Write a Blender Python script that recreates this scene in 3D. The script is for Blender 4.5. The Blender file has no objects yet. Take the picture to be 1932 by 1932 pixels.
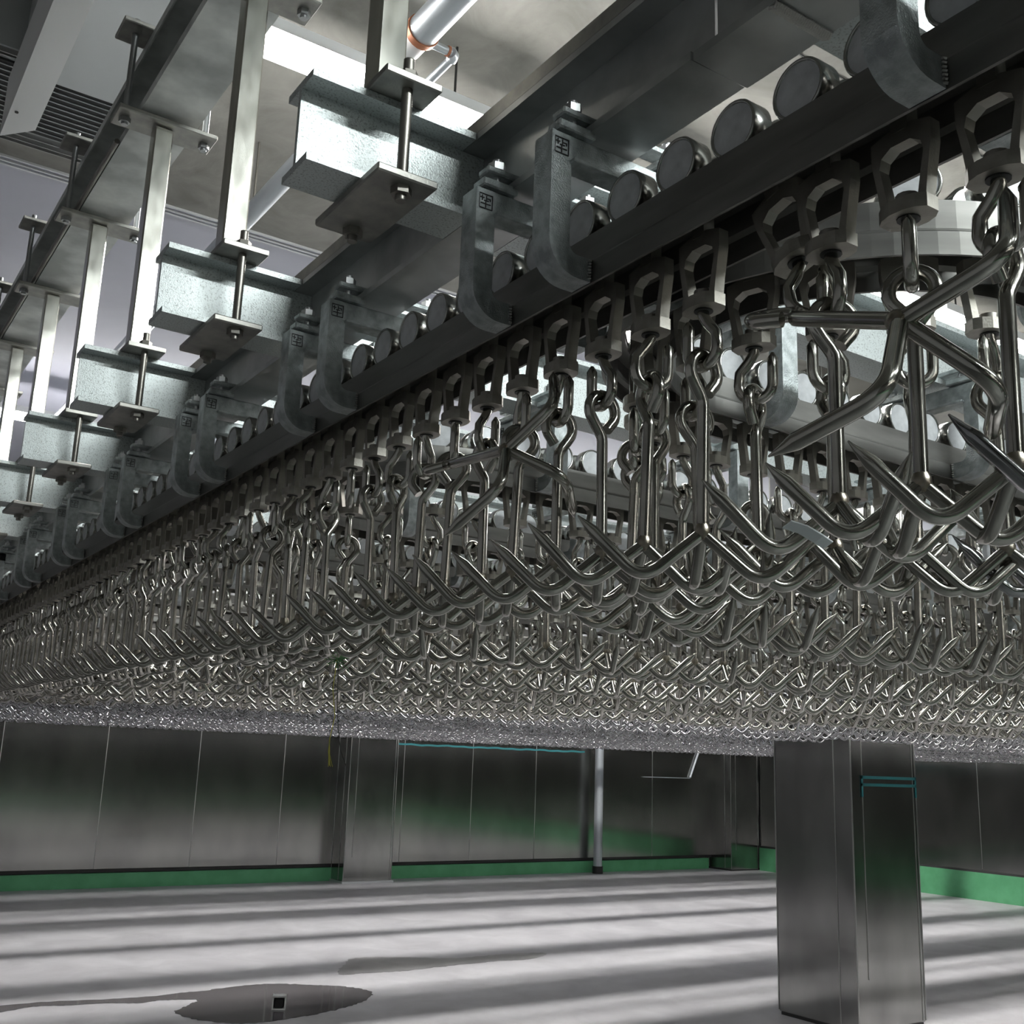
import bpy, bmesh, math, random
import numpy as np
from mathutils import Matrix, Vector

random.seed(7)
rng = np.random.default_rng(7)
SC = bpy.context.scene
COL = SC.collection
PI = math.pi
H = 1.5                     # height of the camera above the floor; structure heights below are measured from it

# ------------------------------------------------------------------ camera
def make_camera():
    vx = np.array([4100 - 966, 1549 - 966.0]); vy = np.array([-450 - 966, 1385 - 966.0])
    f = math.sqrt(-float(vx @ vy))
    X = np.array([vx[0], vx[1], f]); X /= np.linalg.norm(X)
    Y = np.array([vy[0], vy[1], f]); Y /= np.linalg.norm(Y)
    Z = np.cross(X, Y)
    R = np.stack([X, Y, Z])
    cam = bpy.data.cameras.new('camera')
    cam.sensor_width = 36.0; cam.lens = 36.0 * f / 1932.0
    cam.clip_start = 0.02; cam.clip_end = 100
    o = bpy.data.objects.new('camera', cam); COL.objects.link(o)
    r, d, w = R[:, 0], R[:, 1], R[:, 2]
    m = Matrix(((r[0], -d[0], -w[0], 0), (r[1], -d[1], -w[1], 0), (r[2], -d[2], -w[2], H), (0, 0, 0, 1)))
    o.matrix_world = m
    SC.camera = o
    return R, f
CR, CF = make_camera()
def project(p):
    q = CR.T @ (np.asarray(p, float) - np.array([0, 0, H]))
    return 966 + CF * q[0] / q[2], 966 + CF * q[1] / q[2], q[2]

# ------------------------------------------------------------------ world, exposure
W = bpy.data.worlds.new('world'); SC.world = W; W.use_nodes = True
W.node_tree.nodes['Background'].inputs[0].default_value = (0.6, 0.65, 0.75, 1)
W.node_tree.nodes['Background'].inputs[1].default_value = 0.03
SC.view_settings.view_transform = 'Standard'
SC.view_settings.look = 'None'
SC.view_settings.gamma = 1.0
SC.view_settings.use_curve_mapping = False
SC.view_settings.exposure = 0.0
LAMP_STRENGTH = 82.0
FRONT_STRENGTH = 225.0

# ------------------------------------------------------------------ materials
def new_mat(name):
    m = bpy.data.materials.new(name); m.use_nodes = True
    nt = m.node_tree
    return m, nt, nt.nodes['Principled BSDF']
def metal(name, col, rough, metallic=1.0, col2=None, scale=30, stretch=None, bump=0.0, bscale=200, rvar=0.0, detail=4, lo=.35, hi=.65, voronoi=False, aniso=0.0):
    m, nt, b = new_mat(name)
    N, L = nt.nodes, nt.links
    b.inputs['Metallic'].default_value = metallic
    b.inputs['Roughness'].default_value = rough
    b.inputs['Base Color'].default_value = (*col, 1)
    tc = N.new('ShaderNodeTexCoord'); mp = N.new('ShaderNodeMapping')
    L.new(tc.outputs['Object'], mp.inputs[0])
    if stretch: mp.inputs['Scale'].default_value = stretch
    nz = N.new('ShaderNodeTexNoise'); nz.inputs['Scale'].default_value = scale; nz.inputs['Detail'].default_value = detail
    L.new(mp.outputs[0], nz.inputs['Vector'])
    src = nz.outputs[0]
    if voronoi:
        vo = N.new('ShaderNodeTexVoronoi'); vo.inputs['Scale'].default_value = scale * 1.4
        L.new(mp.outputs[0], vo.inputs['Vector'])
        sep = N.new('ShaderNodeSeparateColor'); L.new(vo.outputs['Color'], sep.inputs[0])
        ad = N.new('ShaderNodeMath'); ad.operation = 'MULTIPLY_ADD'; ad.inputs[1].default_value = .35
        L.new(sep.outputs[0], ad.inputs[0])
        sc = N.new('ShaderNodeMath'); sc.operation = 'MULTIPLY'; sc.inputs[1].default_value = .65
        L.new(nz.outputs[0], sc.inputs[0]); L.new(sc.outputs[0], ad.inputs[2]); src = ad.outputs[0]
    if col2:
        r = N.new('ShaderNodeValToRGB')
        r.color_ramp.elements[0].position = lo; r.color_ramp.elements[0].color = (*col, 1)
        r.color_ramp.elements[1].position = hi; r.color_ramp.elements[1].color = (*col2, 1)
        L.new(src, r.inputs[0]); L.new(r.outputs[0], b.inputs['Base Color'])
    if rvar:
        mr = N.new('ShaderNodeMapRange')
        mr.inputs['To Min'].default_value = max(.03, rough - rvar); mr.inputs['To Max'].default_value = rough + rvar
        L.new(src, mr.inputs[0]); L.new(mr.outputs[0], b.inputs['Roughness'])
    if bump:
        n2 = N.new('ShaderNodeTexNoise'); n2.inputs['Scale'].default_value = bscale; n2.inputs['Detail'].default_value = 3
        L.new(mp.outputs[0], n2.inputs['Vector'])
        bp = N.new('ShaderNodeBump'); bp.inputs['Strength'].default_value = bump; bp.inputs['Distance'].default_value = .002
        L.new(n2.outputs[0], bp.inputs['Height']); L.new(bp.outputs[0], b.inputs['Normal'])
    if aniso:
        b.inputs['Anisotropic'].default_value = aniso
        tg = N.new('ShaderNodeTangent'); tg.direction_type = 'RADIAL'; tg.axis = 'Z'
        L.new(tg.outputs[0], b.inputs['Tangent'])
    return m
M = {}
M['hook'] = metal('hook_steel', (.33, .318, .288), .15, col2=(.54, .525, .485), scale=14, rvar=.06)
M['hook_shaded'] = metal('hook_steel_shaded', (.26, .26, .265), .11, col2=(.46, .46, .47), scale=14, rvar=.05)  # same steel as the near hooks; dimmer, cooler light put into the colour
M['hook_weld'] = metal('hook_weld', (.16, .13, .10), .3, 1.0, col2=(.36, .33, .28), scale=90)
M['yoke'] = metal('yoke_cast_steel', (.25, .235, .21), .45, .75, col2=(.38, .36, .32), scale=25, bump=.15, bscale=400)
M['wheel_face'] = metal('roller_face', (.46, .47, .49), .42, .15, col2=(.60, .61, .63), scale=60, rvar=.08)
M['wheel_rim'] = metal('roller_rim', (.42, .42, .40), .22, 1.0, rvar=.05)
M['rail'] = metal('rail_steel', (.155, .152, .144), .42, .85, col2=(.22, .215, .205), scale=6, stretch=(1, 1, 6), rvar=.08)
M['galv'] = metal('galvanised_beam', (.30, .32, .32), .42, .55, col2=(.62, .66, .66), scale=330, bump=.35, bscale=420, rvar=.08, lo=.30, hi=.48, detail=6)
M['galv_soft'] = metal('galvanised_runway', (.34, .35, .35), .40, .8, col2=(.56, .57, .57), scale=9, bump=.12, bscale=120, rvar=.08)
M['cast'] = metal('bracket_cast_zinc', (.32, .345, .35), .38, .8, col2=(.54, .58, .585), scale=60, bump=.6, bscale=500, rvar=.08)
M['plate'] = metal('clamp_plate_steel', (.30, .295, .28), .42, .8, col2=(.42, .41, .38), scale=30, bump=.15, bscale=300)
M['post'] = metal('post_steel', (.60, .59, .54), .17, 1.0, col2=(.85, .84, .78), scale=22, stretch=(1, 1, .35), rvar=.12, detail=8)
M['purlin'] = metal('purlin_zinc', (.42, .44, .43), .5, .35, col2=(.85, .87, .85), scale=7, bump=.4, bscale=25, rvar=.1)
M['rod'] = metal('threaded_rod_steel', (.30, .285, .26), .4, .9)
M['dark'] = metal('dark_steel', (.05, .05, .05), .55, .3)
M['bolt'] = metal('bolt_steel', (.50, .51, .52), .32, .95)
M['weld'] = metal('weld_bead', (.55, .54, .52), .3, 1.0, bump=.6, bscale=600)
M['clad'] = metal('stainless_cladding', (.30, .30, .29), .20, 1.0, col2=(.42, .42, .405), scale=3, stretch=(1, 1, .5), rvar=.05, aniso=.8)
M['clad_wall'] = metal('wall_panel_steel', (.30, .30, .29), .17, 1.0, col2=(.40, .40, .38), scale=2.0, stretch=(1, 1, .5), rvar=.03, aniso=.8)
M['silver'] = metal('silver_sheet', (.62, .64, .65), .38, .6, rvar=.05)
M['pipe'] = metal('pipe_zinc', (.60, .64, .68), .38, .6, rvar=.06)
M['duct'] = metal('white_duct_paint', (.90, .91, .92), .4, 0.0)
M['copper'] = metal('copper_collar', (.55, .22, .12), .5, .4)
M['green'] = metal('green_paint', (.10, .36, .17), .45, 0.0, col2=(.13, .43, .21), scale=6)
M['white_lid'] = metal('white_plastic', (.85, .85, .83), .4, 0.0)
M['black'] = metal('black_plastic', (.01, .01, .01), .5, 0.0)
M['yarn_yellow'] = metal('yellow_yarn', (.45, .42, .06), .7, 0.0)
M['yarn_black'] = metal('black_yarn', (.02, .025, .02), .7, 0.0)
M['yarn_green'] = metal('green_yarn', (.05, .16, .05), .7, 0.0)
M['tape'] = metal('teal_tape', (.03, .22, .24), .45, 0.0)
M['film'] = metal('grey_film', (.80, .86, .87), .35, 0.0)
M['seam'] = metal('seam_steel', (.42, .42, .41), .35, .9)
M['wet'] = metal('puddle_water', (.15, .14, .145), .06, 0.0)
M['damp'] = metal('damp_concrete', (.15, .145, .15), .28, 0.0, col2=(.24, .235, .24), scale=5)

def concrete(name, c1, c2, rough, scale, bump):
    m, nt, b = new_mat(name); N, L = nt.nodes, nt.links
    tc = N.new('ShaderNodeTexCoord')
    n1 = N.new('ShaderNodeTexNoise'); n1.inputs['Scale'].default_value = scale; n1.inputs['Detail'].default_value = 8; n1.inputs['Roughness'].default_value = .6
    n1.inputs['Distortion'].default_value = .6
    L.new(tc.outputs['Object'], n1.inputs['Vector'])
    r = N.new('ShaderNodeValToRGB'); r.color_ramp.elements[0].position = .32; r.color_ramp.elements[1].position = .68
    r.color_ramp.elements[0].color = (*c1, 1); r.color_ramp.elements[1].color = (*c2, 1)
    L.new(n1.outputs[0], r.inputs[0]); L.new(r.outputs[0], b.inputs['Base Color'])
    b.inputs['Roughness'].default_value = rough
    bp = N.new('ShaderNodeBump'); bp.inputs['Strength'].default_value = bump; bp.inputs['Distance'].default_value = .01
    L.new(n1.outputs[0], bp.inputs['Height']); L.new(bp.outputs[0], b.inputs['Normal'])
    return m
M['floor'] = concrete('floor_screed', (.37, .36, .38), (.52, .51, .53), .42, 2.2, .3)
M['floor_bounce_dark'] = concrete('unseen_floor_dark', (.11, .115, .113), (.16, .163, .162), .55, 1.5, .1)  # unseen near floor, made dark to cut light bounced up under the steelwork
M['ceil'] = concrete('ceiling_concrete', (.22, .215, .195), (.36, .352, .325), .8, 3.6, .6)
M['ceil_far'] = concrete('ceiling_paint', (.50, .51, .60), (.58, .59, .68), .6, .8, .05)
M['plaster'] = concrete('far_wall_paint', (.42, .42, .44), (.50, .50, .515), .6, 1.2, .1)
def emitter(name, col, s):
    m = bpy.data.materials.new(name); m.use_nodes = True; nt = m.node_tree
    nt.nodes.remove(nt.nodes['Principled BSDF'])
    e = nt.nodes.new('ShaderNodeEmission'); e.inputs[0].default_value = (*col, 1); e.inputs[1].default_value = s
    nt.links.new(e.outputs[0], nt.nodes['Material Output'].inputs[0]); return m
M['lamp'] = emitter('lamp_diffuser', (1.0, .985, .95), LAMP_STRENGTH)
M['lamp_front'] = emitter('lamp_diffuser_front', (.93, 1.0, .99), FRONT_STRENGTH)

# ------------------------------------------------------------------ mesh helpers
class MB:
    """collects geometry; heights are given above the camera height H unless abs_z"""
    def __init__(s): s.v = []; s.f = []; s.mi = []; s.sm = []
    def add(s, vs, fs, mi=0, smooth=False):
        o = len(s.v); s.v += [tuple(map(float, q)) for q in vs]
        s.f += [tuple(i + o for i in f) for f in fs]; s.mi += [mi] * len(fs); s.sm += [smooth] * len(fs)
        return s
    def box(s, x0, x1, y0, y1, z0, z1, mi=0):
        vs = [(x, y, z) for x in (x0, x1) for y in (y0, y1) for z in (z0, z1)]
        fs = [(0, 1, 3, 2), (4, 6, 7, 5), (0, 4, 5, 1), (2, 3, 7, 6), (0, 2, 6, 4), (1, 5, 7, 3)]
        return s.add(vs, fs, mi)
    def bbox(s, x0, x1, y0, y1, z0, z1, b=.002, mi=0):
        bm = bmesh.new(); bmesh.ops.create_cube(bm, size=1)
        for v in bm.verts:
            v.co = Vector(((x0 + x1) / 2 + v.co.x * (x1 - x0), (y0 + y1) / 2 + v.co.y * (y1 - y0), (z0 + z1) / 2 + v.co.z * (z1 - z0)))
        bmesh.ops.bevel(bm, geom=bm.edges[:], offset=b, segments=1, affect='EDGES')
        bm.verts.index_update()
        s.add([v.co[:] for v in bm.verts], [[v.index for v in f.verts] for f in bm.faces], mi); bm.free(); return s
    def tube(s, pts, r, seg=8, mi=0, caps=True, closed=False):
        pts = [Vector(p) for p in pts]; n = len(pts)
        rr = r if hasattr(r, '__len__') else [r] * n
        tan = []
        for i in range(n):
            a = pts[(i - 1) % n] if (closed or i > 0) else pts[i]; b = pts[(i + 1) % n] if (closed or i < n - 1) else pts[i]
            t = (b - a); tan.append(t.normalized() if t.length > 1e-9 else Vector((0, 0, 1)))
        u = tan[0].orthogonal().normalized(); vs = []
        for i in range(n):
            u = (u - tan[i] * u.dot(tan[i])); u = u.normalized() if u.length > 1e-6 else tan[i].orthogonal().normalized()
            w = tan[i].cross(u)
            for k in range(seg):
                a = 2 * PI * k / seg
                vs.append(pts[i] + (u * math.cos(a) + w * math.sin(a)) * rr[i])
        fs = []
        m = n if closed else n - 1
        for i in range(m):
            j = (i + 1) % n
            for k in range(seg):
                l = (k + 1) % seg
                fs.append((i * seg + k, i * seg + l, j * seg + l, j * seg + k))
        s.add(vs, fs, mi, True)
        if caps and not closed:
            s.add(vs[:seg], [tuple(reversed(range(seg)))], mi); s.add(vs[-seg:], [tuple(range(seg))], mi)
        return s
    def cyl(s, a, b, r, seg=16, mi=0, r2=None):
        return s.tube([a, b], [r, r if r2 is None else r2], seg, mi)
    def hexa(s, c, axis, r, h, mi=0):
        c = Vector(c); ax = Vector(axis).normalized()
        t = MB().tube([c, c + ax * h], r, 6); t.sm = [False] * len(t.sm)
        s.add(t.v, t.f, mi); return s
    def prism(s, poly, a, b, fn, mi=0, smooth=False):
        """poly: 2D points (ccw); fn(p, t) -> 3D for t in (a, b)"""
        n = len(poly)
        vs = [fn(p, a) for p in poly] + [fn(p, b) for p in poly]
        fs = [tuple(range(n - 1, -1, -1)), tuple(range(n, 2 * n))]
        s.add(vs, fs, mi)
        s.add(vs, [(i, (i + 1) % n, n + (i + 1) % n, n + i) for i in range(n)], mi, smooth); return s
    def sweep(s, prof, path, mi=0, caps=True, smooth=False):
        """prof: (v, z) points, path: (x, y, nx, ny) with n the outward normal"""
        n = len(prof); vs = []
        for (x, y, nx, ny) in path:
            for (v, z) in prof: vs.append((x + nx * v, y + ny * v, z))
        fs = []
        for i in range(len(path) - 1):
            for k in range(n):
                l = (k + 1) % n
                fs.append((i * n + k, i * n + l, (i + 1) * n + l, (i + 1) * n + k))
        s.add(vs, fs, mi, smooth)
        if caps:
            s.add(vs[:n], [tuple(range(n - 1, -1, -1))], mi); s.add(vs[-n:], [tuple(range(n))], mi)
        return s
    def mesh(s, name, mats):
        me = bpy.data.meshes.new(name)
        me.from_pydata(s.v, [], s.f)
        for m in (mats if isinstance(mats, (list, tuple)) else [mats]): me.materials.append(m)
        me.polygons.foreach_set('material_index', s.mi); me.polygons.foreach_set('use_smooth', s.sm)
        bm = bmesh.new(); bm.from_mesh(me); bmesh.ops.recalc_face_normals(bm, faces=bm.faces[:]); bm.to_mesh(me); bm.free()
        me.update(); return me
    def obj(s, name, mats, parent=None, loc=(0, 0, H)):
        o = bpy.data.objects.new(name, s.mesh(name, mats)); COL.objects.link(o)
        if parent: o.parent = parent; o.location = (0, 0, 0)
        else: o.location = loc
        return o
def tag(o, label=None, cat=None, group=None, kind=None):
    if label: o['label'] = label
    if cat: o['category'] = cat
    if group: o['group'] = group
    if kind: o['kind'] = kind
    return o
def empty(name, loc=(0, 0, H), rz=0.0):
    o = bpy.data.objects.new(name, None); o.empty_display_size = .05; COL.objects.link(o)
    o.location = loc; o.rotation_euler = (0, 0, rz); return o
def copy_tree(o, parent=None):
    c = o.copy(); COL.objects.link(c); c.parent = parent
    for ch in list(o.children): copy_tree(ch, c)
    return c
def struct(name, mb, mats, loc=(0, 0, H)):
    return tag(mb.obj(name, mats, loc=loc), kind='structure')
_ONES = 'zeroth first second third fourth fifth sixth seventh eighth ninth tenth eleventh twelfth thirteenth fourteenth fifteenth sixteenth seventeenth eighteenth nineteenth'.split()
_TENS = ['', '', 'twenty', 'thirty', 'forty', 'fifty', 'sixty', 'seventy', 'eighty', 'ninety']
def ordinal(n):
    if n < 20: return _ONES[n]
    if n >= 100: return 'hundred-and-' + ordinal(n - 100) if n > 100 else 'hundredth'
    t, u = divmod(n, 10)
    return (_TENS[t][:-1] + 'ieth') if u == 0 else _TENS[t] + '-' + _ONES[u]

# ------------------------------------------------------------------ the room
X0, X1, Y0, Y1 = -3.6, 13.05, -4.2, 12.8
FZ, CZ = -1.5, 2.72
LZ = 2.5
YJ = 5.27
m = MB().box(X0 - .2, X1 + .2, Y0 - .2, -.2, FZ - .2, FZ, 1).box(X0 - .2, 3.2, -.2, 2.6, FZ - .2, FZ, 1).box(X0 - .2, 1.0, 2.6, 5.2, FZ - .2, FZ, 1).box(3.2, X1 + .2, -.2, 2.6, FZ - .2, FZ, 0).box(1.0, X1 + .2, 2.6, 5.2, FZ - .2, FZ, 0).box(X0 - .2, X1 + .2, 5.2, Y1 + .2, FZ - .2, FZ, 0); struct('floor', m, [M['floor'], M['floor_bounce_dark']])
m = MB().box(X0 - .2, X1 + .2, Y0 - .2, YJ, CZ, CZ + .2, 0).box(X0 - .2, X1 + .2, YJ, Y1 + .2, CZ, CZ + .2, 1)
struct('ceiling', m, [M['ceil'], M['ceil_far']])
m = MB()
for y in (YJ - .03, YJ + .01, YJ + .045): m.box(X0, X1, y, y + .012, CZ - .012, CZ - .001)
struct('trim_1', m, M['silver'])
m = MB()
m.box(2.85, 2.862, Y0, YJ - .04, CZ - .004, CZ - .0005).box(X0, X1, 2.5, 2.506, CZ - .004, CZ - .0005)
struct('trim_2', m, M['dark'])
struct('wall_left', MB().box(X0 - .2, X0, Y0, Y1, FZ, CZ), M['plaster'])
struct('wall_front', MB().box(X0, X1, Y0 - .2, Y0, FZ, CZ), M['clad_wall'])
struct('baseboard_front', MB().box(X0, X1 - .06, Y0, Y0 + .05, FZ, -1.33), M['green'])
# back wall: steel panels with standing joints, above a green kerb set back under a dark gap
m = MB()
joints = [0.0, 1.05, 2.12, 3.2, 4.25, 5.3, 6.95, 8.0, 9.05, 11.2]
m.box(X0, X1, Y1, Y1 + .2, FZ, CZ, 0)
m.box(X0, X1, Y1 - .06, Y1, -1.30, CZ, 0)
m.box(X0, X1, Y1 - .055, Y1, -1.335, -1.30, 2)
for j in joints: m.box(j - .0035, j + .0035, Y1 - .063, Y1 - .06, -1.30, CZ, 1)
struct('wall_back', m, [M['clad_wall'], M['seam'], M['dark']])
struct('baseboard_back', MB().box(X0, 12.35, Y1 - .07, Y1, FZ, -1.345), M['green'])
m = MB().box(X1, X1 + .2, Y0, Y1, FZ, CZ, 0)
m.box(X1 - .02, X1, Y0, Y1 - .5, -1.14, CZ, 0)
for j in (-2.2, -.7, .8, 2.3, 3.9, 5.5, 7.0, 8.54, 10.1, 11.6): m.box(X1 - .024, X1 - .02, j - .003, j + .003, -1.12, CZ, 1)
struct('wall_right', m, [M['clad_wall'], M['seam'], M['dark']])
m = MB().box(X1 - .05, X1, Y0, Y1 - .5, FZ, -1.165, 0).box(X1 - .045, X1, Y0, Y1 - .5, -1.165, -1.14, 1)
struct('baseboard_right', m, [M['green'], M['dark']])

def pier(x0, x1, y0, y1, z1, name, label, tape=False, rim=False):
    e = empty(name, ((x0 + x1) / 2, (y0 + y1) / 2, 0)); cx, cy = (x0 + x1) / 2, (y0 + y1) / 2
    a, b, c, d = x0 - cx, x1 - cx, y0 - cy, y1 - cy
    m = MB().bbox(a, b, c, d, .02, z1 + H, .006)
    m.obj('cladding', M['clad'], e)
    s = MB()
    w = .0035
    for (px, py) in ((a, c), (b, c), (a, d)):
        s.box(px - w, px + w, py - w, py + w, .03, z1 + H - .003)
    s.box(a + .10, a + .104, c - .004, c, .3, z1 + H - .01); s.box(b - .03, b - .026, c - .004, c, .03, z1 + H - .01)
    s.box(a - .004, a, c + .13, c + .134, .03, z1 + H - .01)
    s.obj('corner_seam', M['seam'], e)
    if rim:
        MB().box(a - .02, b + .02, c - .03, d + .01, 0, .025).obj('base_rim', M['silver'], e)
    else:
        MB().box(a + .01, b - .01, c + .01, d - .01, 0, .03).obj('plinth', M['dark'], e)
    if tape:
        t = MB()
        for z in (1.425, 1.47): t.box(a + .09, b + .003, c - .007, c - .004, z, z + .018)
        t.box(a + .09, a + .105, c - .007, c - .004, 1.36, 1.49).box(b - .012, b + .003, c - .007, c - .004, 1.36, 1.49)
        t.obj('masking_tape', M['tape'], e)
    tag(e, label, 'column')
    return e
pier(5.60, 6.23, 4.53, 5.15, CZ - .001, 'square_column', 'freestanding square column wrapped in stainless sheet with teal tape near the hooks', tape=True)
pier(6.02, 6.67, 12.40, Y1 - .061, CZ - .001, 'wall_column', 'square stainless-clad column standing against the back wall with a pale base rim', rim=True)
pier(12.42, 13.02, 12.32, Y1 - .001, CZ - .001, 'corner_column', 'stainless-clad column filling the corner between the two panelled walls')
m = MB().cyl((0, 0, .02), (0, 0, 4.0), .062, 20)
e = empty('support_pipe', (10.05, 12.58, 0)); m.obj('pipe_shaft', M['pipe'], e)
MB().cyl((0, 0, 0), (0, 0, .10), .075, 20).obj('pipe_foot', M['dark'], e)
tag(e, 'slim galvanised round pipe standing upright against the back wall', 'pipe')
m = MB().box(11.0, 11.95, Y1 - .085, Y1 - .068, -.165, -.155).tube([(11.95, Y1 - .08, -.15), (12.15, Y1 - .08, .28), (12.3, Y1 - .08, .62)], .018, 6)
tag(m.obj('bent_strip', M['pipe']), 'thin bent metal strip sticking out on the dark back wall panels', 'strip')

# teal protective tape along the back wall under the hooks
def wavy_strip(x0, x1, y, z0, z1, th=.012, n=40):
    m = MB(); pts = []
    for i in range(n + 1):
        t = i / n; x = x0 + (x1 - x0) * t
        zz = z0 + (z1 - z0) * t + .004 * math.sin(i * 1.9) + .003 * math.sin(i * .7)
        pts.append((x, zz))
    for (a, b), (c, d) in zip(pts[:-1], pts[1:]):
        m.add([(a, y, b - th), (c, y, d - th), (c, y, d + th), (a, y, b + th), (a, y + .002, b - th), (c, y + .002, d - th), (c, y + .002, d + th), (a, y + .002, b + th)],
              [(0, 1, 2, 3), (7, 6, 5, 4), (3, 2, 6, 7), (4, 5, 1, 0), (0, 3, 7, 4), (1, 5, 6, 2)])
    return m
tag(wavy_strip(6.72, 9.9, Y1 - .068, .165, .165).obj('masking_tape_strip', M['tape']), 'crinkled teal tape stuck along the back wall beside the wall column', 'tape')

# puddle and damp patch on the floor
def blob(pts, n=90, amp=.03, seed=1):
    r = random.Random(seed); P = [Vector(p) for p in pts]; out = []
    k = len(P)
    for i in range(n):
        t = i / n * k; j = int(t); u = t - j
        p0, p1, p2, p3 = P[(j - 1) % k], P[j % k], P[(j + 1) % k], P[(j + 2) % k]
        q = .5 * ((2 * p1) + (p2 - p0) * u + (2 * p0 - 5 * p1 + 4 * p2 - p3) * u * u + (3 * p1 - p0 - 3 * p2 + p3) * u ** 3)
        out.append((q.x + r.uniform(-amp, amp), q.y + r.uniform(-amp, amp)))
    return out
def flat(name, poly, z, mat, th=.003):
    m = MB(); n = len(poly)
    vs = [(x, y, z + th) for x, y in poly] + [(x, y, z) for x, y in poly]
    m.add(vs, [tuple(range(n)), tuple(range(2 * n - 1, n - 1, -1))] + [(i, n + i, n + (i + 1) % n, (i + 1) % n) for i in range(n)])
    return m.obj(name, mat)
def floor_pt(u, v, z=FZ):
    d = CR @ np.array([u - 966, v - 966, CF]); d = d * z / d[2]; return (float(d[0]), float(d[1]))
def ragged(pts, n, amp, seed): return blob([floor_pt(*p) for p in pts], n, amp, seed)
body = ragged(((332, 1912), (352, 1898), (372, 1888), (350, 1880), (400, 1868), (500, 1857), (590, 1859), (650, 1862), (700, 1872), (684, 1890), (640, 1904), (560, 1920), (470, 1931), (390, 1927)), 160, .010, 3)
tail = ragged(((420, 1870), (360, 1872), (290, 1880), (200, 1886), (100, 1890), (0, 1898), (-90, 1908), (-90, 1918), (0, 1910), (60, 1900), (130, 1897), (200, 1893), (262, 1893), (300, 1888), (352, 1886), (420, 1884)), 140, .006, 8)
m = MB()
for poly, th in ((body, .0024), (tail, .0019)):
    n = len(poly); vs = [(x, y, FZ + .0005 + th) for x, y in poly] + [(x, y, FZ + .0003) for x, y in poly]
    m.add(vs, [tuple(range(n)), tuple(range(2 * n - 1, n - 1, -1))] + [(i, n + i, n + (i + 1) % n, (i + 1) % n) for i in range(n)])
tag(m.obj('water_puddle', M['wet']), 'dark shallow puddle of water with a thin tail on the pale floor', 'puddle')
dmp = [floor_pt(*p) for p in ((652, 1818), (670, 1808), (760, 1806), (860, 1808), (930, 1802), (1000, 1798), (1032, 1800), (1000, 1810), (930, 1814), (850, 1822), (760, 1832), (690, 1836), (640, 1838))]
tag(flat('damp_patch', blob(dmp, 160, .012, 5), FZ + .0005, M['damp'], .001), 'damp grey stain drying on the floor beyond the puddle', 'stain')
e = empty('plastic_cap', (2.82, 6.56, FZ + H + .003), -.45)
m = MB().bbox(-.04, .04, -.035, .035, 0, .008, .002).box(-.04, .04, .027, .035, 0, .075).box(-.04, -.032, -.035, .035, 0, .075).box(.032, .04, -.035, .035, 0, .075).box(-.04, .04, -.035, .035, .07, .078)
m.obj('cap_shell', M['white_lid'], e); MB().bbox(-.03, .03, -.03, .02, .009, .066, .008).obj('cap_hollow', M['black'], e)
tag(e, 'small white square plastic cap lying in the puddle', 'cap')

# ------------------------------------------------------------------ lamps and ceiling services
def lamp(x0, x1, y, mat, label):
    e = empty('strip_light', ((x0 + x1) / 2, y, LZ + H - .08)); h = (x1 - x0) / 2
    q = MB().box(-h - .006, h + .006, -.074, .074, 0, .045)
    q.obj('lamp_housing', M['duct'], e)
    MB().bbox(-h, h, -.070, .070, -.034, -.0005, .008).obj('diffuser', mat, e)
    MB().cyl((-h * .7, 0, .045), (-h * .7, 0, CZ - LZ + .079), .005, 8).cyl((h * .7, 0, .045), (h * .7, 0, CZ - LZ + .079), .005, 8).obj('lamp_bracket', M['dark'], e)
    tag(e, label, 'ceiling light', 'ceiling strip lights')
rows = ((-2.08, 'over the floor on the near side of the front rail', M['lamp_front']), (3.27, 'in the row above the runway beams', M['lamp']), (8.60, 'in the row towards the back wall', M['lamp']))
for y, where, mat in rows:
    k = 0; x = .78
    while x < (2.6 if y < 0 else 12.2):
        k += 1
        lamp(x, x + 1.25, y, mat, 'white ceiling strip light, %s %s' % (ordinal(k), where)); x += 1.36
# white duct hung under the ceiling
m = MB(); zb = 2.0
vs = []
for z in (zb, zb + .22):
    vs += [(.352, -3.0, z), (.445, -3.0, z), (.447, 3.63, z), (.355, 3.74, z)]
m.add(vs, [(3, 2, 1, 0), (4, 5, 6, 7), (0, 1, 5, 4), (1, 2, 6, 5), (2, 3, 7, 6), (3, 0, 4, 7)])
e = empty('cable_duct'); m.obj('duct_body', M['duct'], e)
MB().cyl((.375, 3.55, zb - .003), (.375, 3.55, zb), .006, 10).obj('rivet', M['dark'], e)
m = MB()
for y in (-2, 0, 2.2): m.cyl((.4, y, zb + .22), (.4, y, CZ), .006, 8)
m.obj('hanger_rod', M['rod'], e)
tag(e, 'white sheet-metal duct hanging under the ceiling with a slanted end', 'duct')
e = empty('air_unit')
MB().bbox(.40, .93, 3.02, 3.86, 2.32, CZ - .001, .02).obj('access_panel', M['silver'], e)
MB().box(.30, .98, 3.87, 4.52, 2.42, CZ - .001).obj('unit_frame', M['silver'], e)
MB().box(.33, .95, 3.95, 4.40, 2.41, 2.4195).obj('louvre_recess', M['black'], e)
m = MB()
for i in range(12): y = 3.97 + i * .036; m.box(.34, .94, y, y + .004, 2.406, 2.409)
m.obj('louvre', M['silver'], e)
for y in (3.88, 3.90, 4.43, 4.47, 4.50): MB().box(.25, 1.0, y, y + .006, 2.40, 2.4195).obj('frame_trim', M['seam'], e)
tag(e, 'metal air unit with silver panel and dark louvred grille in the ceiling', 'ventilation unit')
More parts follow.
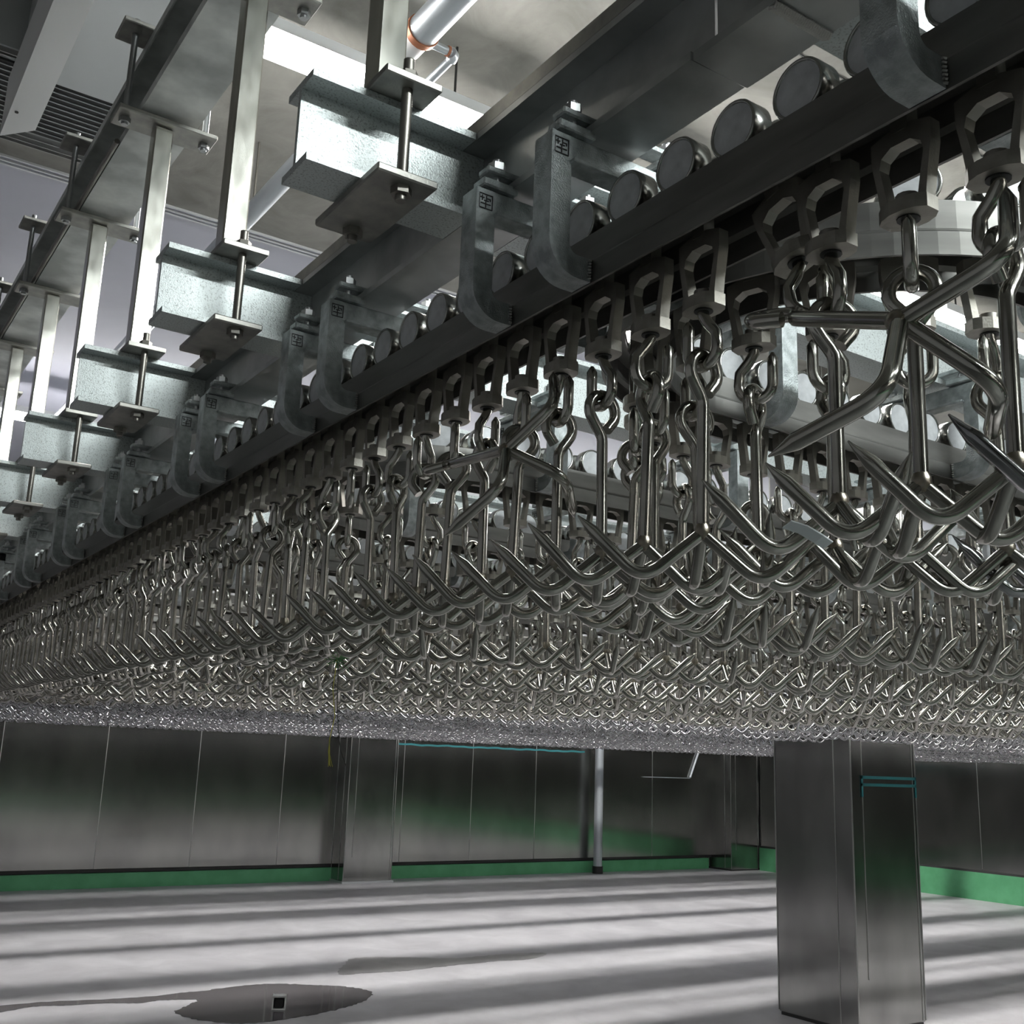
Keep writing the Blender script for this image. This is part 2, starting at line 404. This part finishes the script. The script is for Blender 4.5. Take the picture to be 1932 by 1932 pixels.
# pipes under the ceiling
e = empty('insulated_pipe')
m = MB().cyl((1.47, -2.5, 2.37), (1.47, 2.84, 2.37), .055, 20).cyl((1.47, 2.9, 2.37), (1.47, 9.5, 2.37), .042, 16)
m.obj('pipe_run', M['pipe'], e)
MB().cyl((1.47, 2.84, 2.37), (1.47, 2.865, 2.37), .060, 20).obj('copper_collar', M['copper'], e)
MB().cyl((1.47, 2.866, 2.37), (1.47, 2.95, 2.37), .048, 20).obj('pipe_cap', M['duct'], e)
b = MB().tube([(1.50, 2.90, 2.38), (1.58, 2.90, 2.38), (1.61, 2.90, 2.38)], .015, 10).tube([(1.61, 2.90, 2.38), (1.625, 2.91, 2.38), (1.63, 2.93, 2.38)], .021, 12)
b.tube([(1.63, 2.93, 2.38), (1.63, 3.6, 2.38)], .015, 10).obj('branch_pipe', M['pipe'], e)
MB().cyl((1.595, 2.90, 2.38), (1.603, 2.90, 2.38), .019, 12).obj('red_seal', M['copper'], e)
m = MB()
for y in (-1.5, 1.2, 4.4, 7.5): m.cyl((1.47, y, 2.37), (1.47, y, CZ), .006, 8)
m.obj('hanger_rod', M['rod'], e)
tag(e, 'pale insulated pipe with copper collar and small elbow branch under the ceiling', 'pipe')

# ------------------------------------------------------------------ beams
PITCH = .583
YK = [.587 + PITCH * k for k in range(19)]          # centre lines of the cross lanes
XR = .73                                             # centre line of the front rail
def ibeam(hw, z0, z1, tf, tw):
    return [(-hw, z0), (hw, z0), (hw, z0 + tf), (tw, z0 + tf), (tw, z1 - tf), (hw, z1 - tf), (hw, z1), (-hw, z1), (-hw, z1 - tf), (-tw, z1 - tf), (-tw, z0 + tf), (-hw, z0 + tf)]
# runway over the front rail, in two lengths that meet in a joint
RX = .7135
prof = ibeam(.0385, .700, .815 + .010, .010, .004)
def along_y(x, y0, y1): return [(x, y0, 1, 0), (x, y1, 1, 0)]
def along_x(y, x0, x1): return [(x0, y, 0, 1), (x1, y, 0, 1)]
for (a, b, dz, lab) in ((-2.0, .712, -.003, 'near length of the galvanised runway beam above the front rail, with a weld across it'),
                        (.716, 11.6, 0, 'long length of the galvanised runway beam running away above the front rail')):
    e = empty('runway_beam')
    MB().sweep([(v, z + dz) for v, z in prof], along_y(RX, a, b)).obj('beam_section', M['galv_soft'], e)
    MB().box(RX - .0385, RX - .031, a, b, .8255 + dz, .846 + dz).obj('edge_flat', M['plate'], e)
    if a < 0:
        m = MB()
        for i in range(26):
            x = RX - .036 + i * .0029
            m.tube([(x, .600, .697), (x + .002, .606, .6945), (x + .0005, .612, .697)], .0028, 6)
        m.obj('weld_bead', M['weld'], e)
    tag(e, lab, 'beam', 'runway beams over the front rail')
# upper box purlin with clamped posts
e = empty('upper_beam')
m = MB(); cs = [(.495, 1.412), (.625, 1.412), (.625, 1.600), (.495, 1.600), (.495, 1.578), (.499, 1.578), (.499, 1.596), (.621, 1.596), (.621, 1.416), (.499, 1.416), (.499, 1.434), (.495, 1.434)]
m.sweep(cs, [(0, -2.2, 1, 0), (0, 11.4, 1, 0)]); m.obj('channel_section', M['purlin'], e)
MB().cyl((.488, 2.5, 1.418), (.488, 11.4, 1.418), .007, 8).obj('edge_conduit', M['rod'], e)
m = MB()
for y in (-1.6, 1.46 - 1.17 * 1.0, 7.3, 10.2): m.box(.545, .575, y - .015, y + .015, 1.6, CZ)
m.obj('ceiling_hanger', M['post'], e)
tag(e, 'long galvanised channel beam high above the stub beams, carrying the posts', 'beam')

def stub(k):
    y = YK[k]
    e = empty('stub_beam', (0, y, H))
    pf = [(v, z) for v, z in ibeam(.0385, .700, .825, .010, .004)]
    m = MB().sweep(pf, along_x(0, .437, RX - .0395))
    m.box(RX - .0393, RX - .0045, -.004, .004, .711, .814)
    m.obj('beam_section', M['galv'], e)
    tag(e, 'short galvanised stub beam, %s along the runway beam from the open end' % ordinal(k), 'beam', 'stub beams beside the runway')
    return e
def bolt(m, x, y, z, up, r=.011, h=.008, shank=.02, sr=.0062, mi=0):
    s = 1 if up else -1
    m.hexa((x, y, z), (0, 0, s), r, h, mi)
    if shank: m.cyl((x, y, z + s * h), (x, y, z + s * (h + shank)), sr, 12, mi)
def threaded(m, x, y, z0, z1, r, detail):
    if not detail: return m.cyl((x, y, z0), (x, y, z1), r, 10)
    n = int((z1 - z0) / .0016); pts = []; rr = []
    for i in range(n + 1):
        pts.append((x, y, z0 + (z1 - z0) * i / n)); rr.append(r if i % 2 else r - .0009)
    return m.tube(pts, rr, 12)
def clamp_set(k):
    """the post and its clamp plates: bottom pair grips the stub beam, top pair the upper beam"""
    y = YK[k]; near = k <= 4
    e = empty('hanger_post', (0, y, H))
    MB().bbox(.530, .572, -.020, .020, .843, 1.386, .003).obj('square_tube', M['post'], e)
    m = MB().bbox(.512, .592, -.088, .092, .8255, .8365, .0015); m.obj('clamp_plate', M['plate'], e)
    m = MB().bbox(.508, .592, -.090, .094, .6885, .6995, .002); m.obj('clamp_plate', M['plate'], e)
    for yy in (-.066, .070):
        m = MB(); threaded(m, .553, yy, .670, .868, .0075, near)
        bolt(m, .553, yy, .8366, True, .0135, .012, 0); bolt(m, .553, yy, .6884, False, .0135, .010, 0)
        m.obj('threaded_rod', M['rod'], e)
    MB().bbox(.443, .668, -.040, .042, 1.387, 1.3985, .002).obj('top_clamp_plate', M['plate'], e)
    MB().bbox(.430, .690, -.044, .044, 1.602, 1.613, .002).obj('cross_plate', M['plate'], e)
    for xx in (.466, .648):
        m = MB(); m.cyl((xx, 0, 1.37), (xx, 0, 1.64), .0075, 10)
        bolt(m, xx, 0, 1.3868, False, .013, .011, 0); bolt(m, xx, 0, 1.6132, True, .013, .012, 0)
        m.obj('tie_rod', M['bolt'], e)
    tag(e, 'bright square hanger post with clamp plates, on the %s stub beam from the open end' % ordinal(k), 'post', 'hanger posts on the stub beams')
NST = 18
for k in range(1, NST + 1): stub(k)
for k in range(1, NST + 1): clamp_set(k)
# lane beams
COLX = (5.42, 6.42)
for k in range(0, 19):
    y = YK[k]
    m = MB(); segs = [(RX + .0395, 12.9)] if k != 7 else [(RX + .0395, COLX[0]), (COLX[1], 12.9)]
    for a, b in segs: m.sweep(ibeam(.0385, .700, .825, .010, .004), along_x(y, a, b))
    tag(m.obj('lane_beam', M['galv']), 'galvanised I-beam above the %s cross lane of hooks' % ordinal(k + 1), 'beam', 'beams above the cross lanes')

# ------------------------------------------------------------------ rails
PROF = [(.0420, .520), (.0455, .520), (.0455, .546), (.0415, .549), (.0405, .552), (.0405, .584), (.0378, .584), (.0378, .575), (.014, .575), (.014, .568), (.0170, .568), (.0170, .572), (.0370, .572), (.0375, .549), (.0420, .544)]
BACK = [(-v, z) for v, z in reversed(PROF)]
def rail_obj(path, label):
    e = empty('conveyor_rail')
    for p in (PROF, BACK):
        m = MB()
        for pp in path: m.sweep(p, pp)
        m.obj('side_rail', M['rail'], e)
    tag(e, label, 'rail', 'twin-sided conveyor rails'); return e
rail_obj([along_y(XR, -1.2, 11.6)], 'straight twin-sided steel rail running away at the front, full of trolleys')
CXL, XE, RL = 1.125, 12.6, PITCH / 2
def loop_path(j):
    """pieces of the centre line: lane 2j outwards, bend, lane 2j+1"""
    ya, yb = YK[2 * j], YK[2 * j + 1]; yc = (ya + yb) / 2
    p = [(XE, ya, 0, -1), (CXL, ya, 0, -1)]
    for i in range(1, 48):
        a = -PI / 2 - PI * i / 48
        p.append((CXL + RL * math.cos(a), yc + RL * math.sin(a), math.cos(a), math.sin(a)))
    p += [(CXL, yb, 0, 1), (XE, yb, 0, 1)]
    return p
NL = 9
for j in range(NL):
    p = loop_path(j)
    if j == 3:
        i = len(p) - 1
        parts = [p[:i] + [(COLX[0], YK[7], 0, 1)], [(COLX[1], YK[7], 0, 1), p[-1]]]
    else: parts = [p]
    rail_obj(parts, '%s U-shaped steel rail behind the front rail, counted going towards the back wall' % ordinal(j + 1))

# ------------------------------------------------------------------ brackets
def band(path, w0, w1, u0, u1):
    """path: centre line (v, z) with normals outward; rectangular section from w0..w1 along the normal and u0..u1 across"""
    m = MB(); n = len(path); vs = []
    for i in range(n):
        a = Vector(path[max(i - 1, 0)]); b = Vector(path[min(i + 1, n - 1)]); t = (b - a).normalized(); nn = Vector((t.y, -t.x))
        p = Vector(path[i])
        for (w, u) in ((w0, u0), (w1, u0), (w1, u1), (w0, u1)):
            q = p + nn * w; vs.append((q.x, u, q.y))
    fs = []
    for i in range(n - 1):
        for k in range(4):
            l = (k + 1) % 4; fs.append((i * 4 + k, i * 4 + l, (i + 1) * 4 + l, (i + 1) * 4 + k))
    fs += [(3, 2, 1, 0), (n * 4 - 4, n * 4 - 3, n * 4 - 2, n * 4 - 1)]
    m.add(vs, fs); return m
def bracket_proto():
    """local axes: x across the rail, y along it, z up (from camera height)"""
    e = empty('rail_bracket', (0, 0, H))
    m = MB()
    for s in (-1, 1):
        R = .040; pts = [(-.104, .690), (-.104, .60)]
        for i in range(0, 9):
            a = PI + (PI / 2) * i / 8
            pts.append((-.104 + R + R * math.cos(a), .520 + R + R * math.sin(a)))
        pts += [(-.047, .520)]
        fl = band(pts, -.0045, 0, -.0075, .026); wb = band(pts, -.028, -.0045, -.0065, .0055)
        for q in (fl, wb):
            m.add([(s * x, y, z) for x, y, z in q.v], q.f)
        # clamp lug and its jaw over the runway flange
        m.add([(s * x, y, z) for x, y, z in MB().bbox(-.098, -.046, -.013, .013, .6925, .704, .002).v], MB().bbox(-.098, -.046, -.013, .013, .6925, .704, .002).f)
        jw = MB().bbox(-.092, -.022, -.012, .012, .7125, .722, .002); m.add([(s * x, y, z) for x, y, z in jw.v], jw.f)
    m.bbox(-.100, .100, -.0065, .0065, .6605, .6915, .002); m.bbox(-.078, .078, -.015, .015, .6555, .6604, .001)
    m.obj('casting', M['cast'], e)
    b = MB()
    for s in (-1, 1):
        b.cyl((s * .072, 0, .704), (s * .072, 0, .738), .006, 10); b.hexa((s * .072, 0, .7222), (0, 0, 1), .0115, .010)
    b.obj('clamp_bolt', M['bolt'], e)
    for s in (-1, 1):
        w = MB()
        for i in range(7):
            z = .523 + i * .0036; w.tube([(s * .0475, -.010, z), (s * .0495, -.0075, z + .001), (s * .0475, -.005, z + .002)], .0014, 5)
            w.tube([(s * .0475, .010, z), (s * .0495, .0075, z + .001), (s * .0475, .005, z + .002)], .0014, 5)
        w.obj('weld_bead', M['weld'], e)
    # cast mark: a small framed character near the top of the web, on the face turned to the room
    g = MB(); y0, y1 = -.0078, -.0064; ox, oz, S = -.0905, .673, .0095
    def st(a, b, c, d, t=.0009):
        g.box(ox + min(a, c) * S - t / 2, ox + max(a, c) * S + t / 2, y0, y1, oz + min(b, d) * S - t / 2, oz + max(b, d) * S + t / 2)
    for q in ((-1, -1, 1, -1), (-1, 1, 1, 1), (-1, -1, -1, 1), (1, -1, 1, 1), (-.7, -.35, .7, -.35), (0, -.9, 0, .1), (-.55, .1, -.55, .75), (-.8, .45, -.3, .45), (.1, .15, .1, .75), (.1, .45, .7, .45), (.7, .2, .7, .45), (-.2, .1, .4, .1)):
        st(*q)
    g.obj('cast_mark', M['dark'], e)
    return e
BR = bracket_proto()
def put_bracket(first, x, y, rz, label, group):
    o = BR if first else copy_tree(BR)
    o.location = (x, y, H); o.rotation_euler = (0, 0, rz); tag(o, label, 'bracket', group); return o
first = True; n = 0
for k in range(0, NST + 1):
    for dy in (-.125, .03) if k else (-.125,):
        n += 1
        yy = YK[k] - .15 + (dy if dy < 0 else dy) + .0
        y = {0: YK[k] - .140}.get(k, YK[k] + (-.277 if dy < 0 else -.120))
        put_bracket(first, XR, y, 0, 'cast C-shaped bracket gripping the front rail, %s from the open end' % ordinal(n), 'brackets on the front rail'); first = False
LX = [1.20 + .5 * i for i in range(23)]
rest_br = []
for k in range(19):
    for i, x in enumerate(LX):
        if k == 7 and COLX[0] - .05 < x < COLX[1] + .05: continue
        if k > 17: continue
        u, v, d = project((x, YK[k], .6 + H))
        if k <= 4 and i <= 9 - k and u < 2050:
            put_bracket(False, x, YK[k], -PI / 2, 'cast C-shaped bracket on the %s cross lane, %s from its bend' % (ordinal(k + 1), ordinal(i + 1)), 'brackets on the cross lanes')
        else: rest_br.append((x, YK[k]))

# ------------------------------------------------------------------ trolleys and hooks
def fillet(pts, r, n=5):
    out = [Vector(pts[0])]
    for i in range(1, len(pts) - 1):
        a, b, c = Vector(pts[i - 1]), Vector(pts[i]), Vector(pts[i + 1])
        d1, d2 = (a - b).normalized(), (c - b).normalized()
        ang = d1.angle(d2); L = min(r / math.tan(ang / 2), (a - b).length * .49, (c - b).length * .49)
        p, q = b + d1 * L, b + d2 * L
        for k in range(n + 1):
            t = k / n; out.append(p * (1 - t) ** 2 + b * 2 * t * (1 - t) + q * t * t)
    out.append(Vector(pts[-1])); return out
RB = .0063
def shank_mb(seg, n):
    """open eye and straight shank; origin where the eye hangs"""
    m = MB(); R = .0186; c = Vector((0, 0, -R - .001 + .012)); pts = []
    a0, a1 = math.radians(-62), math.radians(205)
    ptsl = []
    for i in range(n + 1):
        a = a0 + (a1 - a0) * i / n
        ptsl.append(c + Vector((math.cos(a) * R, 0, math.sin(a) * R)))
    last = ptsl[-1]
    ptsl[0] = Vector((.0062, 0, c.z - .0215)); ptsl[1] = Vector((.0105, 0, c.z - .0160)); 
    ptsl += [Vector((-.0115, 0, c.z - .0160)), Vector((-.0045, 0, c.z - .0250)), Vector((-.0008, 0, c.z - .0310)), Vector((0, 0, c.z - .0370)), Vector((0, 0, -.10)), Vector((0, 0, -.1735))]
    if seg <= 6: ptsl = ptsl[:-5] + ptsl[-4:]
    m.tube(ptsl, RB, seg); return m
PANG = [0, PI, -PI / 2]
def prong_mb(ang, seg, n, seed=0):
    ca, sa = math.cos(ang), math.sin(ang)
    base = [(.122, -.160), (.058, -.2225), (.002, -.1745)]
    pts = fillet([(r * ca, r * sa, z) for r, z in base], .026, n)
    d = (pts[1] - pts[0]).normalized()
    pts = [pts[0], pts[0] + d * .022] + pts[1:]
    return MB().tube(pts, [.0007] + [RB] * (len(pts) - 1), seg)
def weldblob(seg):
    return MB().tube([(0, 0, -.163), (0, 0, -.168), (0, 0, -.174), (0, 0, -.180)], [.0058, .0080, .0084, .005], seg)
def join(*ms):
    m = MB()
    for q in ms:
        o = len(m.v); m.v += q.v; m.f += [tuple(i + o for i in f) for f in q.f]; m.mi += q.mi; m.sm += q.sm
    return m
def grapple_full():
    e = empty('grapple_hook')
    shank_mb(12, 20).obj('shank', M['hook'], e)
    for a in PANG: prong_mb(a, 12, 8).obj('prong', M['hook'], e)
    weldblob(10).obj('weld_bead', M['hook_weld'], e)
    return e
def grapple_low(seg=5, n=8, fn=3):
    return join(shank_mb(seg, n), *[prong_mb(a, seg, fn) for a in PANG])
GF = grapple_full()

# trolley: origin at the foot of the yoke; local x along the rail, y across
def yoke_mb(low=False):
    m = MB()
    outer = [(-.0215, .006), (-.0245, .03), (-.0295, .060), (-.0295, .079), (-.012, .084), (.012, .084), (.0295, .079), (.0295, .060), (.0245, .03), (.0215, .006)]
    inner = [(-.0142, .0130), (-.0180, .034), (-.0218, .053), (-.0195, .062), (-.0095, .0685), (.0095, .0685), (.0195, .062), (.0218, .053), (.0180, .034), (.0142, .0130)]
    t = .0065; n = len(outer); vs = []
    for y in (-t, t):
        vs += [(x, y, z) for x, z in outer] + [(x, y, z) for x, z in inner]
    fs = []
    for i in range(n):
        j = (i + 1) % n
        fs += [(i, j, n + j, n + i), (2 * n + i, 3 * n + i, 3 * n + j, 2 * n + j), (i, 2 * n + i, 2 * n + j, j), (n + i, n + j, 3 * n + j, 3 * n + i)]
    m.add(vs, fs)
    plan = [(-.0235, -.0075), (-.0165, -.0140), (-.0065, -.0172), (.0065, -.0172), (.0165, -.0140), (.0235, -.0075), (.0235, .0075), (.0165, .0140), (.0065, .0172), (-.0065, .0172), (-.0165, .0140), (-.0235, .0075)]
    m.prism(plan, 0, .0125, lambda p, h: (p[0], p[1], h))
    m.box(-.0085, .0085, -.0075, .0075, .080, .152)
    return m
def swivel_mb(seg, n):
    m = MB(); R = .0185; c = Vector((-.0015, 0, -.0415)); pts = [Vector((0, 0, .014)), Vector((0, 0, -.006)), Vector((.006, 0, -.0155)), Vector((.0160, 0, -.028))]
    for i in range(n + 1):
        a = math.radians(12) - (math.radians(190)) * i / n
        pts.append(c + Vector((math.cos(a) * R, 0, math.sin(a) * R)))
    pts += [Vector((-.0202, 0, -.026)), Vector((-.0202, 0, -.014)), Vector((-.0202, 0, -.007))]
    rr = [.0061] * (len(pts) - 1) + [.0020]
    m.tube(pts, rr, seg)
    return m
def wheel_mb(s, seg):
    m = MB(); zc = .1515
    prof = [(.0, .014), (.0255, .014), (.0298, .0165), (.0298, .0385), (.0290, .0400), (.0272, .0402), (.0262, .0394), (.0258, .0384)]
    vs = []
    for r, y in prof:
        for k in range(seg):
            a = 2 * PI * k / seg; vs.append((r * math.cos(a), s * y, zc + r * math.sin(a)))
    fs = []
    for i in range(len(prof) - 1):
        for k in range(seg):
            l = (k + 1) % seg; fs.append((i * seg + k, i * seg + l, (i + 1) * seg + l, (i + 1) * seg + k))
    m.add(vs[seg:], [tuple(q - seg for q in f) for f in fs[seg:]], 0, True)
    n = len(prof) - 1
    m.add(vs[seg:2 * seg], [tuple(range(seg))], 0)
    m.add(vs[n * seg:], [tuple(range(seg))], 1)
    return m
def trolley_full():
    e = empty('rail_trolley')
    yoke_mb().obj('yoke', M['yoke'], e)
    for s in (-1, 1): wheel_mb(s, 28).obj('roller', [M['wheel_rim'], M['wheel_face']], e)
    MB().cyl((0, -.037, .1515), (0, .037, .1515), .008, 12).obj('axle', M['rod'], e)
    o = swivel_mb(12, 14).obj('swivel_hook', M['hook'], e)
    b = MB().cyl((0, 0, .0128), (0, 0, .021), .010, 12).cyl((0, 0, -.0012), (0, 0, .0), .0098, 14, 1); b.obj('bushing', [M['rod'], M['black']], e)
    return e
TF = trolley_full()
def trolley_low(seg=5):
    y = yoke_mb(); w = join(wheel_mb(-1, 12), wheel_mb(1, 12)); sw = swivel_mb(seg, 7)
    m = MB()
    for q, off in ((y, 0), (w, 2), (sw, 1)):
        o = len(m.v); m.v += q.v; m.f += [tuple(i + o for i in f) for f in q.f]; m.mi += [off + a for a in q.mi]; m.sm += q.sm
    return m
T_LOW = trolley_low(); T_MATS = [M['yoke'], M['hook_shaded'], M['wheel_rim'], M['wheel_face']]
TP = .0815; ZT = .455
spots = []       # x, y, heading, lane label, index
for i in range(-4, 136):
    y = .43 + TP * i
    if y > 11.5: break
    spots.append((XR, y, PI / 2, 'on the front rail', i + 5, 0))
for j in range(NL):
    p = loop_path(j); ya, yb = YK[2 * j], YK[2 * j + 1]; yc = (ya + yb) / 2
    off = (.37 * j) % TP
    straight = XE - .1 - CXL; nst = int(straight / TP)
    for lane, y in ((2 * j, ya), (2 * j + 1, yb)):
        for i in range(nst):
            x = CXL + .03 + off * .5 + i * TP
            if lane == 7 and COLX[0] < x < COLX[1]: continue
            if lane == 8 and 5.45 < x < 6.38: continue
            spots.append((x, y, 0.0, 'on the %s cross lane' % ordinal(lane + 1), i + 1, lane + 1))
    nb = int(PI * RL / TP)
    for i in range(nb):
        a = -PI / 2 - PI * (i + .5) / nb
        spots.append((CXL + RL * math.cos(a), yc + RL * math.sin(a), a + PI / 2, 'on the bend of the %s looped rail' % ordinal(j + 1), i + 1, 0))
info = []
for s in spots:
    u, v, d = project((s[0], s[1], H + .33)); 
    hid = s[5] >= 8 or False
    infr = d > .05 and -60 < u < 1990 and -250 < v
    info.append((0 if infr else 1, d, s))
info.sort(key=lambda t: (t[0], t[1]))
tilts = {8: -.30}
used_t = used_g = False
inst = []        # the far remainder
def place(o, x, y, z, rz, rx=0.0, ry=0.0):
    o.location = (x, y, z); o.rotation_euler = (rx, ry, rz)
tangled = {('on the front rail', 8), ('on the front rail', 19)}
cnt = 0
for q, (out, d, s) in enumerate(info):
    x, y, hd, lane, idx, ln = s
    r = random.Random(hash((round(x, 3), round(y, 3))) & 0xffff)
    swv = hd + r.choice((0, 0, PI, PI / 2, -.9, .9)) + r.uniform(-.5, .5)     # how the swivel hook is turned
    gz = swv + PI / 2 + r.uniform(-.25, .25)                                      # eye is square to it
    gp = math.radians(146 if (lane == 'on the front rail' or r.random() < .35) else -34) + r.uniform(-.15, .15)
    sh = gz                                                                       # turn of the eye itself
    gz = gp if r.random() < (.93 if lane == 'on the front rail' else .9) else gz
    lean = (r.uniform(-.03, .03), r.uniform(-.03, .03))


    if q < 300:
        full = q < 120
        t = None
        if not used_t: t = TF; used_t = True
        else: t = copy_tree(TF)
        zt = 0.0
        if (lane, idx) == ('on the front rail', 8):
            th = .29; y -= math.sin(th) * .1515; zt = .1515 * (1 - math.cos(th)); place(t, x, y, H + ZT + zt, hd, 0, th)
        else: place(t, x, y, H + ZT, hd)
        for ch in t.children:
            if ch.name.startswith('swivel_hook'): ch.rotation_euler = (0, 0, swv - hd)
        tag(t, 'cast yoke trolley with twin rollers, %s %s' % (ordinal(idx), lane), 'trolley', 'roller trolleys with swivel hooks')
        if (lane, idx) in tangled: continue
        if not used_g: g = GF; used_g = True
        else: g = copy_tree(GF)
        for ch in g.children:
            if ch.name.startswith('shank'): ch.rotation_euler = (0, 0, sh - gz)
        place(g, x - .0 , y, H + ZT - .0585, gz, *lean)
        tag(g, 'steel three-pronged hook hanging from the %s trolley %s' % (ordinal(idx), lane), 'hook', 'three-pronged hanging hooks')
    else:
        inst.append((x, y, hd, swv, gz, *lean))
def multi(name, mb, mats, mats4):
    """many copies of one shape joined as a single mesh"""
    V = np.array(mb.v, dtype=np.float32); nv = len(V)
    lens = np.array([len(f) for f in mb.f], dtype=np.int32); loops = np.array([i for f in mb.f for i in f], dtype=np.int32)
    n = len(mats4)
    A = np.array(mats4, dtype=np.float32)
    W_ = np.einsum('nij,vj->nvi', A[:, :3, :3], V) + A[:, None, :3, 3]
    me = bpy.data.meshes.new(name)
    me.vertices.add(n * nv); me.vertices.foreach_set('co', W_.reshape(-1))
    L = (loops[None, :] + (np.arange(n, dtype=np.int32) * nv)[:, None]).reshape(-1)
    me.loops.add(len(L)); me.loops.foreach_set('vertex_index', L)
    ln = np.tile(lens, n); st = np.concatenate([[0], np.cumsum(ln)[:-1]]).astype(np.int32)
    me.polygons.add(len(ln)); me.polygons.foreach_set('loop_start', st); me.polygons.foreach_set('loop_total', ln)
    for m_ in mats: me.materials.append(m_)
    me.polygons.foreach_set('material_index', np.tile(np.array(mb.mi, dtype=np.int32), n))
    me.polygons.foreach_set('use_smooth', np.tile(np.array(mb.sm, dtype=bool), n))
    me.update(calc_edges=True)
    o = bpy.data.objects.new(name, me); COL.objects.link(o); return o
def fix_normals(mb):
    me = mb.mesh('tmp', M['hook']); q = MB()
    q.v = [tuple(v.co) for v in me.vertices]; q.f = [tuple(p.vertices) for p in me.polygons]; q.mi = list(mb.mi); q.sm = list(mb.sm)
    bpy.data.meshes.remove(me); return q
def mat4(x, y, z, rz, rx=0, ry=0):
    return np.array(Matrix.Translation((x, y, z)) @ Matrix.Rotation(rz, 4, 'Z') @ Matrix.Rotation(ry, 4, 'Y') @ Matrix.Rotation(rx, 4, 'X'))
o = multi('grapple_hooks', fix_normals(grapple_low()), [M['hook_shaded']], [mat4(x, y, H + ZT - .0585, gz, a, b) for x, y, hd, sw, gz, a, b in inst])
tag(o, 'dense mass of small steel hooks hanging on the lanes far behind the front rail', 'hooks', kind='stuff')
o = multi('rail_trolleys', fix_normals(T_LOW), T_MATS, [mat4(x, y, H + ZT, hd) for x, y, hd, sw, gz, a, b in inst])
tag(o, 'mass of small yoke trolleys on the lanes far behind the front rail', 'trolleys', kind='stuff')
casting = [c for c in BR.children if c.name.startswith('casting')][0]
q = MB(); q.v = [tuple(v.co) for v in casting.data.vertices]; q.f = [tuple(p.vertices) for p in casting.data.polygons]; q.mi = [0] * len(q.f); q.sm = [False] * len(q.f)
o = multi('rail_brackets', q, [M['cast']], [mat4(x, y, H, -PI / 2) for x, y in rest_br])
tag(o, 'mass of cast brackets above the farther lanes of hooks', 'brackets', kind='stuff')

# two hooks thrown across their neighbours
def ray_pt(u, v, dist):
    d = CR @ np.array([u - 966, v - 966, CF]); d /= CF
    p = d * dist; return Vector((p[0], p[1], p[2] + H))
def thrown(eye, junc, bar, label):
    g = copy_tree(GF)
    up = (eye - junc).normalized()
    x = bar - up * bar.dot(up); x.normalize(); y = up.cross(x)
    mt = Matrix((x, y, up)).transposed().to_4x4(); mt.translation = junc + up * .175
    g.rotation_mode = 'QUATERNION'; g.rotation_quaternion = mt.to_quaternion(); g.location = mt.translation
    tag(g, label, 'hook', 'three-pronged hanging hooks')
    return g
def bar_dir(eye, junc, th):
    up = (eye - junc).normalized(); a = up.cross(Vector((0, 0, 1))).normalized(); b = up.cross(a)
    return a * math.cos(th) + b * math.sin(th)
for eye, junc, th, lab in ((ray_pt(1455, 600, .875), ray_pt(1702, 606, .71), 2.182, 'steel three-pronged hook caught sideways across the tall hooks of the front rail'),
                           (ray_pt(835, 880, 1.36), ray_pt(957, 848, 1.22), 2.094, 'smaller tilted three-pronged hook snagged sideways midway along the front rail')):
    thrown(eye, junc, bar_dir(eye, junc, th), lab)
# ------------------------------------------------------------------ small odds and ends
e = empty('yarn_tuft', (.88, 1.9, H))
def strand(p, r): return MB().tube([Vector(q) for q in p], r, 5)
m = MB(); rr = random.Random(4)
for i in range(26):
    a = Vector((rr.uniform(-.006, .006), rr.uniform(-.006, .006), .175)); q = [a]
    d = Vector((rr.uniform(-1, 1), rr.uniform(-1, 1), rr.uniform(-1, .8))).normalized() * .006
    for k in range(4): a = a + d + Vector((rr.uniform(-.004, .004), rr.uniform(-.004, .004), rr.uniform(-.004, .004))); q.append(a)
    m.add(strand(q, .0007).v, strand(q, .0007).f)
m.obj('knot', M['yarn_green'], e)
strand([(0, 0, .175), (-.004, 0, .12), (.004, 0, .07), (-.003, 0, .03), (-.004, 0, .005), (0, 0, -.02)], .0009).obj('yellow_strand', M['yarn_yellow'], e)
m = MB()
for k in (-1, 0, 1): q = strand([(-.004, 0, .03), (-.002 + k * .001, 0, .0), (.002 + k * .004, 0, -.022)], .0006); m.add(q.v, q.f)
m.obj('frayed_end', M['yarn_yellow'], e)
strand([(.004, 0, .16), (.006, 0, .10), (.012, 0, .05), (.020, 0, .01), (.034, 0, -.02)], .0008).obj('black_strand', M['yarn_black'], e)
tag(e, 'tuft of green and yellow yarn dangling below the front row of hooks', 'yarn')
p = [ray_pt(1484, 990, .72), ray_pt(1515, 1000, .715), ray_pt(1545, 1018, .71), ray_pt(1562, 1030, .712)]
m = MB(); w = Vector((.0, .008, -.0035)); vs = []
for q in p: vs += [q - w * .5, q + w * .5, q + w * .5 + Vector((.0006, 0, .0008)), q - w * .5 + Vector((.0006, 0, .0008))]
fs = []
for i in range(3):
    for k in range(4): fs.append((i * 4 + k, i * 4 + (k + 1) % 4, i * 4 + 4 + (k + 1) % 4, i * 4 + 4 + k))
fs += [(3, 2, 1, 0), (12, 13, 14, 15)]
m.add(vs, fs); tag(m.obj('film_scrap', M['film'], loc=(0, 0, 0)), 'torn scrap of pale film stuck on the hooks of the front rail', 'scrap')
